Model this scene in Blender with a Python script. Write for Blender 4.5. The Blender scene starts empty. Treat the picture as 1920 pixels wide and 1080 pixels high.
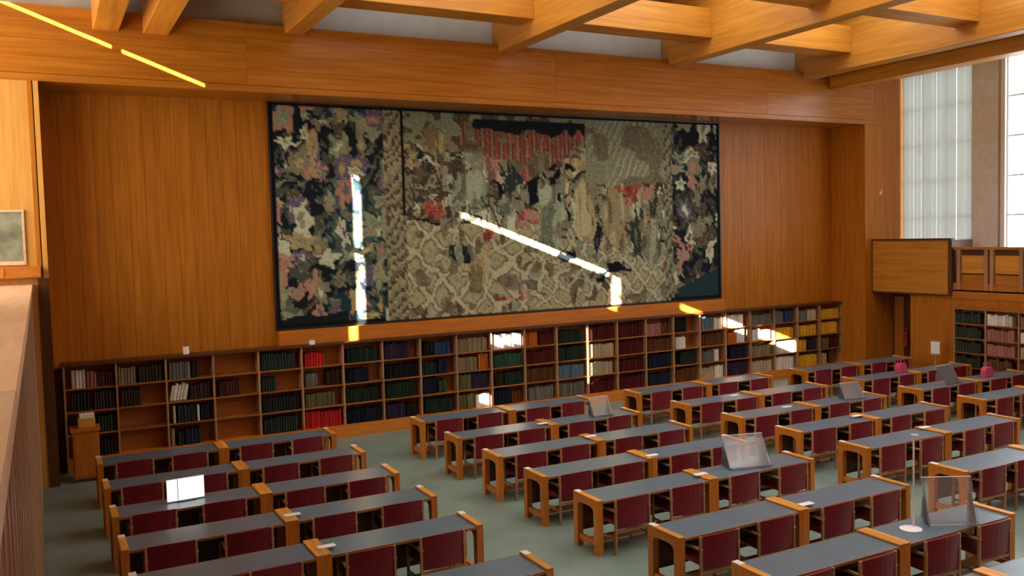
import bpy, bmesh, math, random
from mathutils import Matrix, Vector

random.seed(7)
scene = bpy.context.scene
C = scene.collection

# ------------------------------------------------------------------ camera
F_PX, YAW, PITCH, ROLL, EYE = 1658.0, 0.490396, 0.058149, -0.02626, 4.442
cy, sy, cp, sp = math.cos(YAW), math.sin(YAW), math.cos(PITCH), math.sin(PITCH)
fw = Vector((sy * cp, cy * cp, -sp))
rt = Vector((cy, -sy, 0.0))
up = rt.cross(fw)
cr, sr = math.cos(ROLL), math.sin(ROLL)
r2 = cr * rt + sr * up
u2 = -sr * rt + cr * up
cam_data = bpy.data.cameras.new("camera")
cam_data.sensor_width = 36.0
cam_data.lens = 36.0 * F_PX / 1920.0
cam_data.clip_start = 0.05
cam_data.clip_end = 200.0
cam = bpy.data.objects.new("camera", cam_data)
C.objects.link(cam)
m = Matrix((r2, u2, -fw)).transposed().to_4x4()
m.translation = Vector((0.0, 0.0, EYE))
cam.matrix_world = m
scene.camera = cam

# ------------------------------------------------------------------ world, sun, exposure
SKY_PANE = 4.2        # daylight in the window panes
SKYLIGHT = 3.6        # daylight in the opal roof panels
SUN_STRENGTH = 110.0
world = bpy.data.worlds.new("sky")
scene.world = world
world.use_nodes = True
bg = world.node_tree.nodes["Background"]
bg.inputs[0].default_value = (0.75, 0.86, 1.0, 1.0)
bg.inputs[1].default_value = 1.0

SUN_K = 0.60          # sun travels +X, +Y*K, -Z*0.38
SUN_S = 0.381
sun_data = bpy.data.lights.new("sun", 'SUN')
sun_data.energy = SUN_STRENGTH
sun_data.angle = math.radians(0.25)
sun_data.color = (1.0, 0.95, 0.86)
sun = bpy.data.objects.new("sun", sun_data)
C.objects.link(sun)
sun.location = (-30, -10, 22)
sun.rotation_euler = Vector((1.0, SUN_K, -SUN_S)).to_track_quat('-Z', 'Y').to_euler()

vs = scene.view_settings
vs.view_transform = 'Standard'
vs.look = 'None'
vs.gamma = 1.0
vs.use_curve_mapping = False
vs.exposure = 0.0
scene.cycles.max_bounces = 8
scene.cycles.diffuse_bounces = 5
scene.cycles.transparent_max_bounces = 12
scene.cycles.sample_clamp_indirect = 6.0
scene.cycles.caustics_reflective = False
scene.cycles.caustics_refractive = False


# ------------------------------------------------------------------ materials
def new_mat(name):
    mt = bpy.data.materials.new(name)
    mt.use_nodes = True
    nt = mt.node_tree
    bs = nt.nodes["Principled BSDF"]
    return mt, nt, bs


def lin(c):
    return tuple((v / 255 / 12.92) if v / 255 <= 0.04045 else ((v / 255 + 0.055) / 1.055) ** 2.4 for v in c) + (1.0,)


def wood(name, dark, light, axis, rough=0.38, scale=1.0, vary=0.16, spec=0.5):
    mt, nt, bs = new_mat(name)
    N, L = nt.nodes, nt.links
    tc = N.new("ShaderNodeTexCoord")
    oi = N.new("ShaderNodeObjectInfo")
    mp = N.new("ShaderNodeMapping")
    s = [9.0 * scale] * 3
    s['xyz'.index(axis)] = 0.55 * scale
    mp.inputs['Scale'].default_value = s
    L.new(tc.outputs['Object'], mp.inputs['Vector'])
    ad = N.new("ShaderNodeVectorMath"); ad.operation = 'ADD'
    mu = N.new("ShaderNodeMath"); mu.operation = 'MULTIPLY'; mu.inputs[1].default_value = 37.0
    L.new(oi.outputs['Random'], mu.inputs[0])
    L.new(mp.outputs[0], ad.inputs[0]); L.new(mu.outputs[0], ad.inputs[1])
    n1 = N.new("ShaderNodeTexNoise"); n1.inputs['Scale'].default_value = 1.6; n1.inputs['Detail'].default_value = 6
    n1.inputs['Roughness'].default_value = 0.62
    L.new(ad.outputs[0], n1.inputs['Vector'])
    cr_ = N.new("ShaderNodeValToRGB")
    cr_.color_ramp.elements[0].position = 0.32; cr_.color_ramp.elements[0].color = dark
    cr_.color_ramp.elements[1].position = 0.70; cr_.color_ramp.elements[1].color = light
    L.new(n1.outputs['Fac'], cr_.inputs[0])
    hs = N.new("ShaderNodeHueSaturation")
    mr = N.new("ShaderNodeMapRange")
    mr.inputs['To Min'].default_value = 1.0 - vary; mr.inputs['To Max'].default_value = 1.0 + vary
    L.new(oi.outputs['Random'], mr.inputs['Value'])
    L.new(mr.outputs[0], hs.inputs['Value'])
    L.new(cr_.outputs[0], hs.inputs['Color'])
    L.new(hs.outputs[0], bs.inputs['Base Color'])
    bs.inputs['Roughness'].default_value = rough
    bs.inputs['Specular IOR Level'].default_value = spec
    bp = N.new("ShaderNodeBump"); bp.inputs['Strength'].default_value = 0.06
    L.new(n1.outputs['Fac'], bp.inputs['Height']); L.new(bp.outputs[0], bs.inputs['Normal'])
    return mt


def plain(name, col, rough=0.5, noise=0.0, nscale=8.0, spec=0.5, metallic=0.0, bump=0.0):
    mt, nt, bs = new_mat(name)
    N, L = nt.nodes, nt.links
    bs.inputs['Roughness'].default_value = rough
    bs.inputs['Specular IOR Level'].default_value = spec
    bs.inputs['Metallic'].default_value = metallic
    tc = N.new("ShaderNodeTexCoord")
    n1 = N.new("ShaderNodeTexNoise"); n1.inputs['Scale'].default_value = nscale; n1.inputs['Detail'].default_value = 5
    L.new(tc.outputs['Object'], n1.inputs['Vector'])
    cr_ = N.new("ShaderNodeValToRGB")
    a = tuple(max(0, v * (1 - noise)) for v in col[:3]) + (1,)
    b = tuple(min(1, v * (1 + noise)) for v in col[:3]) + (1,)
    cr_.color_ramp.elements[0].position = 0.3; cr_.color_ramp.elements[0].color = a
    cr_.color_ramp.elements[1].position = 0.7; cr_.color_ramp.elements[1].color = b
    L.new(n1.outputs['Fac'], cr_.inputs[0]); L.new(cr_.outputs[0], bs.inputs['Base Color'])
    if bump:
        bp = N.new("ShaderNodeBump"); bp.inputs['Strength'].default_value = bump
        L.new(n1.outputs['Fac'], bp.inputs['Height']); L.new(bp.outputs[0], bs.inputs['Normal'])
    return mt


def emit(name, col, strength, rough_noise=0.0):
    mt, nt, bs = new_mat(name)
    N, L = nt.nodes, nt.links
    bs.inputs['Base Color'].default_value = (0.8, 0.8, 0.8, 1)
    bs.inputs['Roughness'].default_value = 0.25
    bs.inputs['Emission Color'].default_value = col
    bs.inputs['Emission Strength'].default_value = strength
    return mt


def translucent(name, col, mixf=0.5):
    mt = bpy.data.materials.new(name); mt.use_nodes = True
    nt = mt.node_tree; N, L = nt.nodes, nt.links
    N.remove(N["Principled BSDF"])
    d = N.new("ShaderNodeBsdfDiffuse"); t = N.new("ShaderNodeBsdfTranslucent"); mx = N.new("ShaderNodeMixShader")
    w = N.new("ShaderNodeTexNoise"); w.inputs['Scale'].default_value = 60
    cr_ = N.new("ShaderNodeValToRGB")
    cr_.color_ramp.elements[0].color = tuple(v * .92 for v in col[:3]) + (1,); cr_.color_ramp.elements[1].color = col
    L.new(w.outputs['Fac'], cr_.inputs[0])
    L.new(cr_.outputs[0], d.inputs[0]); L.new(cr_.outputs[0], t.inputs[0])
    mx.inputs[0].default_value = mixf
    L.new(d.outputs[0], mx.inputs[1]); L.new(t.outputs[0], mx.inputs[2])
    L.new(mx.outputs[0], N["Material Output"].inputs[0])
    return mt


W_D, W_L = (0.38, 0.124, 0.0110, 1), (0.55, 0.198, 0.020, 1)       # wall panelling
B_D, B_L = (0.50, 0.185, 0.018, 1), (0.74, 0.325, 0.040, 1)        # roof beams
D_D, D_L = (0.46, 0.130, 0.012, 1), (0.66, 0.225, 0.025, 1)        # desks
M = {}
M['wall_x'] = wood('panelling_grain_x', W_D, W_L, 'x', 0.24, 0.8, 0.04, 0.35)
M['wall_z'] = wood('panelling_grain_z', W_D, W_L, 'z', 0.36, 0.8, 0.05, 0.2)
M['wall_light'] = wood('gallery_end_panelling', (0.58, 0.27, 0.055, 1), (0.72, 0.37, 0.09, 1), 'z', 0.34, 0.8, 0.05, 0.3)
M['wall_y'] = wood('panelling_grain_y', W_D, W_L, 'y', 0.36, 0.8, 0.05)
M['beam_y'] = wood('beam_grain_y', B_D, B_L, 'y', 0.42, 0.7)
M['beam_x'] = wood('beam_grain_x', B_D, B_L, 'x', 0.42, 0.7)
M['desk_x'] = wood('desk_oak_grain_x', D_D, D_L, 'x', 0.33, 1.6)
M['desk_y'] = wood('desk_oak_grain_y', D_D, D_L, 'y', 0.33, 1.6)
M['desk_z'] = wood('desk_oak_grain_z', D_D, D_L, 'z', 0.33, 1.6)
M['shelf_x'] = wood('bookcase_wood_x', (0.26, 0.085, 0.014, 1), (0.40, 0.15, 0.028, 1), 'x', 0.4, 1.4)
M['shelf_z'] = wood('bookcase_wood_z', (0.36, 0.18, 0.085, 1), (0.50, 0.27, 0.14, 1), 'z', 0.4, 1.4)
M['shelf_back'] = wood('bookcase_back_wood', (0.30, 0.095, 0.012, 1), (0.46, 0.16, 0.020, 1), 'x', 0.5, 1.2)
M['chair_wood'] = wood('chair_beech', (0.36, 0.17, 0.07, 1), (0.52, 0.27, 0.125, 1), 'z', 0.35, 2.0)
M['dark_wood'] = wood('dark_wood', (0.07, 0.022, 0.006, 1), (0.13, 0.045, 0.012, 1), 'z', 0.4, 1.2)
M['coping'] = wood('coping_wood', (0.68, 0.42, 0.25, 1), (0.82, 0.55, 0.36, 1), 'y', 0.4, 0.9)
M['slat'] = wood('gallery_front_wood', (0.13, 0.045, 0.014, 1), (0.25, 0.10, 0.035, 1), 'z', 0.4, 1.2, 0.3)
M['floor'] = plain('green_grey_floor', (0.205, 0.275, 0.218, 1), 0.42, 0.18, 1.3, bump=0.02)
M['plaster'] = plain('white_plaster', (0.62, 0.62, 0.58, 1), 0.8, 0.04, 3.0)
M['grey_top'] = plain('grey_linoleum', (0.105, 0.152, 0.190, 1), 0.30, 0.12, 4.0, spec=0.7)
M['leather'] = plain('burgundy_leather', (0.180, 0.0095, 0.017, 1), 0.42, 0.2, 6.0, bump=0.05)
M['plate'] = plain('pale_plate', (0.85, 0.78, 0.70, 1), 0.22, 0.03, 10)
M['white'] = plain('white_lacquer', (0.85, 0.85, 0.83, 1), 0.3, 0.03, 10)
M['paper'] = plain('white_paper', (0.86, 0.85, 0.80, 1), 0.7, 0.04, 20)
M['black'] = plain('black_plastic', (0.015, 0.015, 0.017, 1), 0.4, 0.1, 20)
M['metal'] = plain('pale_metal', (0.62, 0.58, 0.52, 1), 0.3, 0.05, 20, metallic=0.8)
M['red'] = plain('red_enamel', (0.42, 0.015, 0.012, 1), 0.3, 0.08, 12)
M['pink'] = plain('pink_cloth', (0.55, 0.06, 0.12, 1), 0.7, 0.15, 30)
M['yellow'] = plain('yellow_card', (0.62, 0.34, 0.05, 1), 0.6, 0.1, 20)
M['stone'] = plain('beige_stone', (0.76, 0.74, 0.70, 1), 0.6, 0.08, 5)
M['greenglass'] = plain('green_grey_picture', (0.24, 0.25, 0.17, 1), 0.25, 0.35, 4)
M['pane'] = emit('daylit_pane', (0.80, 0.91, 1.0, 1), SKY_PANE)
M['skylight'] = emit('opal_roof_panel', (0.93, 0.97, 1.0, 1), SKYLIGHT)
M['screen'] = emit('lit_screen', (1.0, 0.99, 0.96, 1), 1.3)
M['blind'] = translucent('blind_fabric', (0.66, 0.66, 0.62, 1), 0.42)
M['diffuser'] = translucent('diffuser_cloth', (0.53, 0.51, 0.465, 1), 0.5)


def mat_acrylic():
    mt = bpy.data.materials.new('clear_acrylic'); mt.use_nodes = True
    nt = mt.node_tree; N, L = nt.nodes, nt.links
    N.remove(N["Principled BSDF"])
    tr = N.new("ShaderNodeBsdfTransparent"); gl = N.new("ShaderNodeBsdfGlossy"); gl.inputs['Roughness'].default_value = 0.12
    df = N.new("ShaderNodeBsdfDiffuse"); df.inputs[0].default_value = (0.8, 0.82, 0.85, 1)
    lw = N.new("ShaderNodeLayerWeight"); lw.inputs['Blend'].default_value = 0.35
    m1 = N.new("ShaderNodeMixShader"); m2 = N.new("ShaderNodeMixShader")
    m1.inputs[0].default_value = 0.11
    L.new(tr.outputs[0], m1.inputs[1]); L.new(df.outputs[0], m1.inputs[2])
    L.new(lw.outputs['Fresnel'], m2.inputs[0])
    L.new(m1.outputs[0], m2.inputs[1]); L.new(gl.outputs[0], m2.inputs[2])
    L.new(m2.outputs[0], N["Material Output"].inputs[0])
    return mt


M['acrylic'] = mat_acrylic()


def mat_objcolor():
    mt, nt, bs = new_mat('book_cloth')
    N, L = nt.nodes, nt.links
    oi = N.new("ShaderNodeObjectInfo")
    tc = N.new("ShaderNodeTexCoord")
    wv = N.new("ShaderNodeTexNoise"); wv.inputs['Scale'].default_value = 5.0
    L.new(tc.outputs['Object'], wv.inputs['Vector'])
    hs = N.new("ShaderNodeHueSaturation")
    mr = N.new("ShaderNodeMapRange"); mr.inputs['To Min'].default_value = 0.75; mr.inputs['To Max'].default_value = 1.25
    L.new(wv.outputs['Fac'], mr.inputs['Value']); L.new(mr.outputs[0], hs.inputs['Value'])
    L.new(oi.outputs['Color'], hs.inputs['Color']); L.new(hs.outputs[0], bs.inputs['Base Color'])
    bs.inputs['Roughness'].default_value = 0.5
    return mt


def mat_vcol(name, rough):
    mt, nt, bs = new_mat(name)
    N, L = nt.nodes, nt.links
    at = N.new("ShaderNodeAttribute"); at.attribute_name = "col"
    tc = N.new("ShaderNodeTexCoord")
    n = N.new("ShaderNodeTexNoise"); n.inputs['Scale'].default_value = 14.0; n.inputs['Detail'].default_value = 4
    L.new(tc.outputs['Object'], n.inputs['Vector'])
    hs = N.new("ShaderNodeHueSaturation")
    mr = N.new("ShaderNodeMapRange"); mr.inputs['To Min'].default_value = 0.7; mr.inputs['To Max'].default_value = 1.3
    L.new(n.outputs['Fac'], mr.inputs['Value']); L.new(mr.outputs[0], hs.inputs['Value'])
    L.new(at.outputs['Color'], hs.inputs['Color']); L.new(hs.outputs[0], bs.inputs['Base Color'])
    bs.inputs['Roughness'].default_value = rough
    bs.inputs['Specular IOR Level'].default_value = 0.2
    return mt


M['book'] = mat_objcolor()
M['book_v'] = mat_vcol('book_cloth_many', 0.5)
M['weave'] = mat_vcol('woven_wool', 0.95)


# ------------------------------------------------------------------ mesh helpers
class MB:
    def __init__(self):
        self.v, self.f = [], []

    def box(self, x0, x1, y0, y1, z0, z1):
        b = len(self.v)
        self.v += [(x0, y0, z0), (x1, y0, z0), (x1, y1, z0), (x0, y1, z0), (x0, y0, z1), (x1, y0, z1), (x1, y1, z1), (x0, y1, z1)]
        self.f += [tuple(b + i for i in q) for q in ((3, 2, 1, 0), (4, 5, 6, 7), (0, 1, 5, 4), (1, 2, 6, 5), (2, 3, 7, 6), (3, 0, 4, 7))]
        return self

    def prism(self, pts, axis, a0, a1):
        """outline pts (2D, counter-clockwise) extruded along axis"""
        n = len(pts); b = len(self.v)

        def P(p, a):
            return {'x': (a, p[0], p[1]), 'y': (p[0], a, p[1]), 'z': (p[0], p[1], a)}[axis]
        self.v += [P(p, a0) for p in pts] + [P(p, a1) for p in pts]
        self.f.append(tuple(b + i for i in range(n)))
        self.f.append(tuple(b + n + i for i in reversed(range(n))))
        for i in range(n):
            j = (i + 1) % n
            self.f.append((b + j, b + i, b + n + i, b + n + j))
        return self

    def cyl(self, p0, p1, r0, r1=None, n=12):
        r1 = r0 if r1 is None else r1
        p0, p1 = Vector(p0), Vector(p1)
        d = (p1 - p0).normalized()
        a = d.orthogonal().normalized(); c = d.cross(a)
        b = len(self.v)
        for p, r in ((p0, r0), (p1, r1)):
            for i in range(n):
                t = 2 * math.pi * i / n
                self.v.append(tuple(p + r * (math.cos(t) * a + math.sin(t) * c)))
        self.f.append(tuple(b + i for i in reversed(range(n))))
        self.f.append(tuple(b + n + i for i in range(n)))
        for i in range(n):
            j = (i + 1) % n
            self.f.append((b + i, b + j, b + n + j, b + n + i))
        return self

    def lathe(self, prof, x, y, n=14):
        b = len(self.v)
        for r, z in prof:
            for i in range(n):
                t = 2 * math.pi * i / n
                self.v.append((x + r * math.cos(t), y + r * math.sin(t), z))
        for k in range(len(prof) - 1):
            for i in range(n):
                j = (i + 1) % n
                self.f.append((b + k * n + i, b + k * n + j, b + (k + 1) * n + j, b + (k + 1) * n + i))
        self.f.append(tuple(b + i for i in reversed(range(n))))
        self.f.append(tuple(b + (len(prof) - 1) * n + i for i in range(n)))
        return self

    def mesh(self, name, mat, bevel=0.0):
        me = bpy.data.meshes.new(name)
        me.from_pydata(self.v, [], self.f)
        if bevel:
            bm = bmesh.new(); bm.from_mesh(me)
            bmesh.ops.bevel(bm, geom=list(bm.edges), offset=bevel, segments=1, affect='EDGES', clamp_overlap=True)
            bm.to_mesh(me); bm.free()
        bm = bmesh.new(); bm.from_mesh(me)
        bmesh.ops.recalc_face_normals(bm, faces=list(bm.faces))
        bm.to_mesh(me); bm.free()
        if mat is not None:
            me.materials.append(mat)
        me.update()
        return me

    def obj(self, name, mat, parent=None, bevel=0.0, loc=(0, 0, 0)):
        return link(name, self.mesh(name, mat, bevel), parent, loc)


def link(name, data, parent=None, loc=(0, 0, 0), rz=0.0):
    o = bpy.data.objects.new(name, data)
    C.objects.link(o)
    o.location = loc
    o.rotation_euler = (0, 0, rz)
    if parent is not None:
        o.parent = parent
    return o


def tag(o, label, cat, group=None, kind=None):
    o['label'] = label
    o['category'] = cat
    if group:
        o['group'] = group
    if kind:
        o['kind'] = kind
    return o


def thing(name, label, cat, loc=(0, 0, 0), rz=0.0, group=None):
    return tag(link(name, None, None, loc, rz), label, cat, group)


def struct(o, label, cat):
    return tag(o, label, cat, None, 'structure')


def dup(src, parent):
    c = src.copy(); C.objects.link(c); c.parent = parent
    for ch in src.children:
        dup(ch, c)
    return c


ORD = ['first', 'second', 'third', 'fourth', 'fifth', 'sixth', 'seventh', 'eighth', 'ninth', 'tenth', 'eleventh', 'twelfth',
       'thirteenth', 'fourteenth', 'fifteenth', 'sixteenth', 'seventeenth', 'eighteenth', 'nineteenth', 'twentieth',
       'twenty-first', 'twenty-second', 'twenty-third']

# ------------------------------------------------------------------ key dimensions
YF = 18.43            # plane of the end wall around the niche
YB = 19.73            # back of the niche
XL, XR = 0.15, 21.9   # niche sides
XW = 23.50            # window wall
XO = -3.20            # outer wall of the left gallery
YN = -3.0             # wall behind the camera
ZC = 10.50            # ceiling
Z_HDR0, Z_HDR1 = 7.50, 8.88

# ------------------------------------------------------------------ floor
struct(MB().box(XO - .1, XW + .6, YN, YB + .1, -0.12, 0.0).obj('floor', M['floor']), 'green grey smooth floor of the reading room', 'floor')

# ------------------------------------------------------------------ niche wall with vertical boards
wb = struct(MB().box(XL - .1, XR + .1, YB, YB + .12, 0, 7.6).obj('wall_back', M['dark_wood']),
            'orange brown boarded back wall behind the tapestry and bookcase', 'wall')
bw = 0.3107
bmsh = MB().box(0, bw - 0.005, -0.03, 0.0, 0, 5.5).mesh('plank', M['wall_z'])
for i in range(70):
    link('plank', bmsh, wb, (XL + i * bw, YB + random.uniform(-.002, .002), 2.05))
# niche side returns and soffit
wr = struct(MB().box(XR, XR + .12, YF + .1, YB, 0, 7.6).obj('wall_niche_right', M['wall_z']), 'plain orange wood side of the niche at right', 'wall')
wl = struct(MB().box(XL - .12, XL, YF + .1, YB, 0, 7.6).obj('wall_niche_left', M['wall_z']), 'dark wood side of the niche at left', 'wall')
struct(MB().box(XL - .12, XR + .12, YF + .12, YB + .12, 7.52, 7.64).obj('trim_soffit', M['wall_x']), 'wooden soffit over the niche', 'soffit')

# header (big horizontal fascia) of horizontal boards
hd = struct(MB().box(XO, 22.32, YF + .02, YF + .14, Z_HDR0 + .02, Z_HDR1).obj('trim_header', M['dark_wood']),
            'wide horizontal wood fascia running across above the tapestry', 'fascia')
hh = (Z_HDR1 - Z_HDR0 - 0.14) / 4
lens = [(XO, 3.9), (3.9, 11.2), (11.2, 18.0), (18.0, 22.32)]
for k in range(4):
    for (a, b) in lens:
        MB().box(a + .002, b - .002, YF - .002, YF + .022, Z_HDR0 + .14 + k * hh + .003, Z_HDR0 + .14 + (k + 1) * hh - .001).obj('plank', M['wall_x'], hd)
MB().box(XO, 22.32, YF - .02, YF + .03, Z_HDR0, Z_HDR0 + .135).obj('moulding', M['wall_x'], hd, 0.01)
MB().box(XO, 22.32, YF + .14, YF + .34, Z_HDR1 - .06, Z_HDR1).obj('ledge', M['dark_wood'], hd)  # dark strip standing in for the shadow line above the fascia
struct(MB().box(XO, XW + .1, YF + .34, YF + .46, Z_HDR1 - .3, ZC).obj('wall_upper', M['plaster']), 'pale grey plaster strip above the wood fascia between beams', 'wall')

# end wall right of the niche
we = struct(MB().box(XR, XW + .1, YF, YF + .1, 0, 7.5).obj('wall_end_right', M['wall_z']), 'plain wood wall panel between the niche and the window', 'wall')
MB().box(22.32, XW + .1, YF, YF + .14, 7.5, ZC).obj('upper_panel', M['wall_z'], we)
# end wall left of the niche (gallery end)
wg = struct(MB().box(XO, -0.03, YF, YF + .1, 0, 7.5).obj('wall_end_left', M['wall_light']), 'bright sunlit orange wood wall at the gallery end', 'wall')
jb = struct(MB().box(-0.03, 0.045, YF - .015, YF + .1, 3.9, 7.5).obj('trim_jamb', M['wall_z']), 'narrow upright wood jamb at left edge of the niche', 'trim')
MB().box(-0.03, XL, YF - .015, YF + .1, 0, 3.9).obj('lower_jamb', M['dark_wood'], jb)
MB().box(0.045, 0.065, YF + .03, YF + .1, 3.9, 7.5).obj('groove', M['dark_wood'], jb)
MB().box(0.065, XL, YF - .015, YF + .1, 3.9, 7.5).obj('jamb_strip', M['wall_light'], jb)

# ------------------------------------------------------------------ left gallery
struct(MB().box(XO, -0.30, YN, YF, 2.70, 2.85).obj('floor_gallery', M['floor']), 'floor of the left gallery', 'floor')
gf = struct(MB().box(-0.30, -0.19, YN, YF, 0.0, 3.72).obj('wall_left', M['dark_wood']), 'boarded gallery front and parapet along the left side', 'wall')
bt_m = MB().box(-0.025, 0.026, 0, 0.022, 0, 3.62).mesh('batten', M['coping'])
pm = MB().box(-0.025, 0.022, 0, 0.235, 0.0, 3.62).mesh('plank', M['slat'], 0.006)
y = 0.6
while y < YF - .35:
    link('plank', pm, gf, (-0.165, y, 0.02))
    link('batten', bt_m, gf, (-0.165, y + .27, 0.02)); y += 0.335
MB().box(-0.19, -0.13, YN, YF, 3.645, 3.722).obj('top_rail', M['slat'], gf)
cps = [-3.0, 0.1, 4.6, 9.1, 13.6, 18.1, YF]
for a, b in zip(cps[:-1], cps[1:]):
    MB().box(-1.05, -0.115, a + .006, b - .006, 3.722, 3.80).obj('coping', M['coping'], gf, 0.008)
MB().box(-1.05, -0.93, YN, YF, 2.85, 3.722).obj('parapet_back', M['slat'], gf)

rl = tag(MB().box(-1.1, 0.03, YF - .22, YF - .001, 3.92, 4.13).obj('wood_shelf_rail', M['desk_x'], None, 0.01),
         'short orange wood shelf rail fixed at the gallery end wall', 'rail')
MB().box(-1.1, -0.56, YF - .235, YF - .221, 3.94, 4.11).obj('rail_face', M['desk_x'], rl)
pc = tag(MB().box(-1.15, -0.235, YF - .03, YF - .001, 4.23, 5.12).obj('framed_panel', M['greenglass']),
         'green grey framed panel on the bright gallery wall', 'picture')
MB().box(-0.235, -0.195, YF - .05, YF - .001, 4.16, 5.16).obj('frame_side', M['coping'], pc)
MB().box(-1.15, -0.235, YF - .05, YF - .001, 5.12, 5.16).obj('frame_top', M['coping'], pc)
MB().box(-1.15, -0.235, YF - .05, YF - .001, 4.16, 4.23).obj('frame_bottom', M['coping'], pc)

# outer wall of the gallery: unseen, its gaps shaped to land sun streaks indoors


def hole_for(X0, X1, Z0, Z1, Y, dz=0.0, dyw=0.0):
    """opening in the plane X=XO that the sun projects on (X0..X1, Z0..Z1) of the wall plane Y"""
    y1 = Y - SUN_K * (X0 - XO); y0 = Y - SUN_K * (X1 - XO)
    z0 = Z0 + SUN_S * (X0 - XO); z1 = Z1 + SUN_S * (X1 - XO)
    return min(y0, y1), max(y0, y1), min(z0, z1), max(z0, z1)


holes = []


def slit_line(Xa, Za, Xb, Zb, Y, th):
    ya, yb = Y - SUN_K * (Xa - XO), Y - SUN_K * (Xb - XO)
    z = 0.5 * (Za + SUN_S * (Xa - XO) + Zb + SUN_S * (Xb - XO))
    holes.append((min(ya, yb), max(ya, yb), z - th / 2, z + th / 2))


def slit_vert(X, Z0, Z1, Y, w):
    yy = Y - SUN_K * (X - XO); zz = SUN_S * (X - XO)
    holes.append((yy - w / 2, yy + w / 2, Z0 + zz, Z1 + zz))


slit_line(-1.0, 9.14, 1.45, 8.20, YF, 0.085)
slit_line(1.60, 8.15, 3.13, 7.56, YF, 0.085)
slit_line(9.05, 5.04, 13.40, 3.39, 19.6, 0.15)
slit_vert(13.62, 2.35, 3.30, 19.6, 0.17)
slit_vert(6.45, 4.3, 5.95, 19.6, 0.12)
slit_vert(6.47, 2.0, 4.15, 19.6, 0.13)
slit_vert(12.56, 0.55, 2.0, 19.35, 0.05)
slit_vert(3.42, 4.7, 6.1, 19.7, 0.012)
slit_line(15.6, 2.42, 16.5, 2.08, 19.4, 0.16)
slit_line(17.2, 1.85, 18.0, 1.55, 19.4, 0.22)
slit_line(18.6, 1.45, 20.0, 0.9, 19.4, 0.35)
for (xa, xb, za, zb) in ((9.76, 10.04, 1.76, 2.0), (10.04, 10.32, 1.77, 2.01), (10.32, 10.56, 1.78, 2.02), (9.36, 9.68, .36, .60)):  # stepped openings added to throw sun patches on the white books
    xm = (xa + xb) / 2
    holes.append((19.37 - SUN_K * (xb - XO), 19.37 - SUN_K * (xa - XO), za + SUN_S * (xm - XO), zb + SUN_S * (xm - XO)))
diffuser_holes = [(16.3, 18.1, 3.9, 9.2), (14.1, 15.75, 3.9, 9.2), (12.1, 13.35, 3.9, 9.0), (2.5, 8.0, 4.0, 5.2)]  # unseen openings added, with cloth, to brighten the gallery end and coping


def wall_with_holes(name, x, y0, y1, z0, z1, hs):
    ys = sorted({y0, y1, *[h[0] for h in hs], *[h[1] for h in hs]})
    mb = MB()
    for a, b in zip(ys[:-1], ys[1:]):
        mid = (a + b) / 2
        cuts = sorted((h[2], h[3]) for h in hs if h[0] < mid < h[1])
        z = z0
        for (c, d) in cuts:
            if c > z:
                mb.box(x - .04, x, a, b, z, c)
            z = max(z, d)
        if z < z1:
            mb.box(x - .04, x, a, b, z, z1)
    return mb.obj(name, M['wall_y'])


wo = struct(wall_with_holes('wall_gallery_outer', XO, YN, YB + .12, 0, ZC, holes + diffuser_holes),
            'unseen outer wall of the left gallery with gaps shaped for sun streaks', 'wall')
for qi, (a, b, c, d) in enumerate(diffuser_holes):
    mb = MB()
    n = 24
    for i in range(n):
        t0, t1 = a - .12 + (b - a + .26) * i / n, a - .12 + (b - a + .26) * (i + 1) / n
        o0, o1 = 0.03 * math.sin(i * 1.6), 0.03 * math.sin((i + 1) * 1.6)
        k = len(mb.v)
        mb.v += [(XO + .05 + o0, t0, c - .15), (XO + .05 + o1, t1, c - .15), (XO + .05 + o1, t1, d + .1), (XO + .05 + o0, t0, d + .1)]
        mb.f.append((k, k + 1, k + 2, k + 3))
    cu = tag(mb.obj('diffuser', M['diffuser']), 'unseen pale curtain over the %s left gallery window from the end wall' % ORD[qi], 'diffuser')

# ------------------------------------------------------------------ wall behind the camera
struct(MB().box(XO, XW + .1, YN - .1, YN, 0, ZC).obj('wall_front', M['wall_z']), 'wood wall behind the viewpoint', 'wall')

# ------------------------------------------------------------------ ceiling, beams and skylights
ce = struct(MB().box(XO - .1, XW + .6, YN, YB + .2, ZC, ZC + .15).obj('ceiling', M['plaster']), 'pale ceiling above a grid of wooden beams', 'ceiling')
mains = [(1.10, 1.55, 8.50), (1.98, 2.43, 8.50), (4.70, 5.08, 8.73), (9.65, 10.03, 8.73), (14.60, 14.98, 8.73), (19.40, 19.82, 8.70), (20.42, 20.95, 8.45)]
for a, b, z in mains:
    MB().box(a, b, YN, YF + .3 if z > 8.6 else YF - .003, z, ZC).obj('main_beam', M['beam_y'], ce, 0.012)
crossY = [16.75 - 3.65 * i for i in range(6)]
gaps = [(2.43, 4.70), (5.08, 9.65), (10.03, 14.60), (14.98, 19.40)]
for yy in crossY:
    for a, b in gaps:
        MB().box(a, b, yy, yy + .65, 9.10, 9.80).obj('cross_beam', M['beam_x'], ce, 0.01)
ends = crossY
for k, yy in enumerate(crossY):
    y0 = crossY[k + 1] + .8 if k + 1 < len(crossY) else YN + .1
    for a, b in gaps:
        if yy - y0 > 0.6 and a > 4:
            MB().box(a + .25, b - .25, y0 + .05, yy - .15, ZC - .05, ZC - .01).obj('skylight_panel', M['skylight'], ce)
            MB().box(a + .15, a + .25, y0 - .05, yy - .05, ZC - .09, ZC - .001).obj('skylight_curb', M['beam_y'], ce)
            MB().box(b - .25, b - .15, y0 - .05, yy - .05, ZC - .09, ZC - .001).obj('skylight_curb', M['beam_y'], ce)

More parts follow.
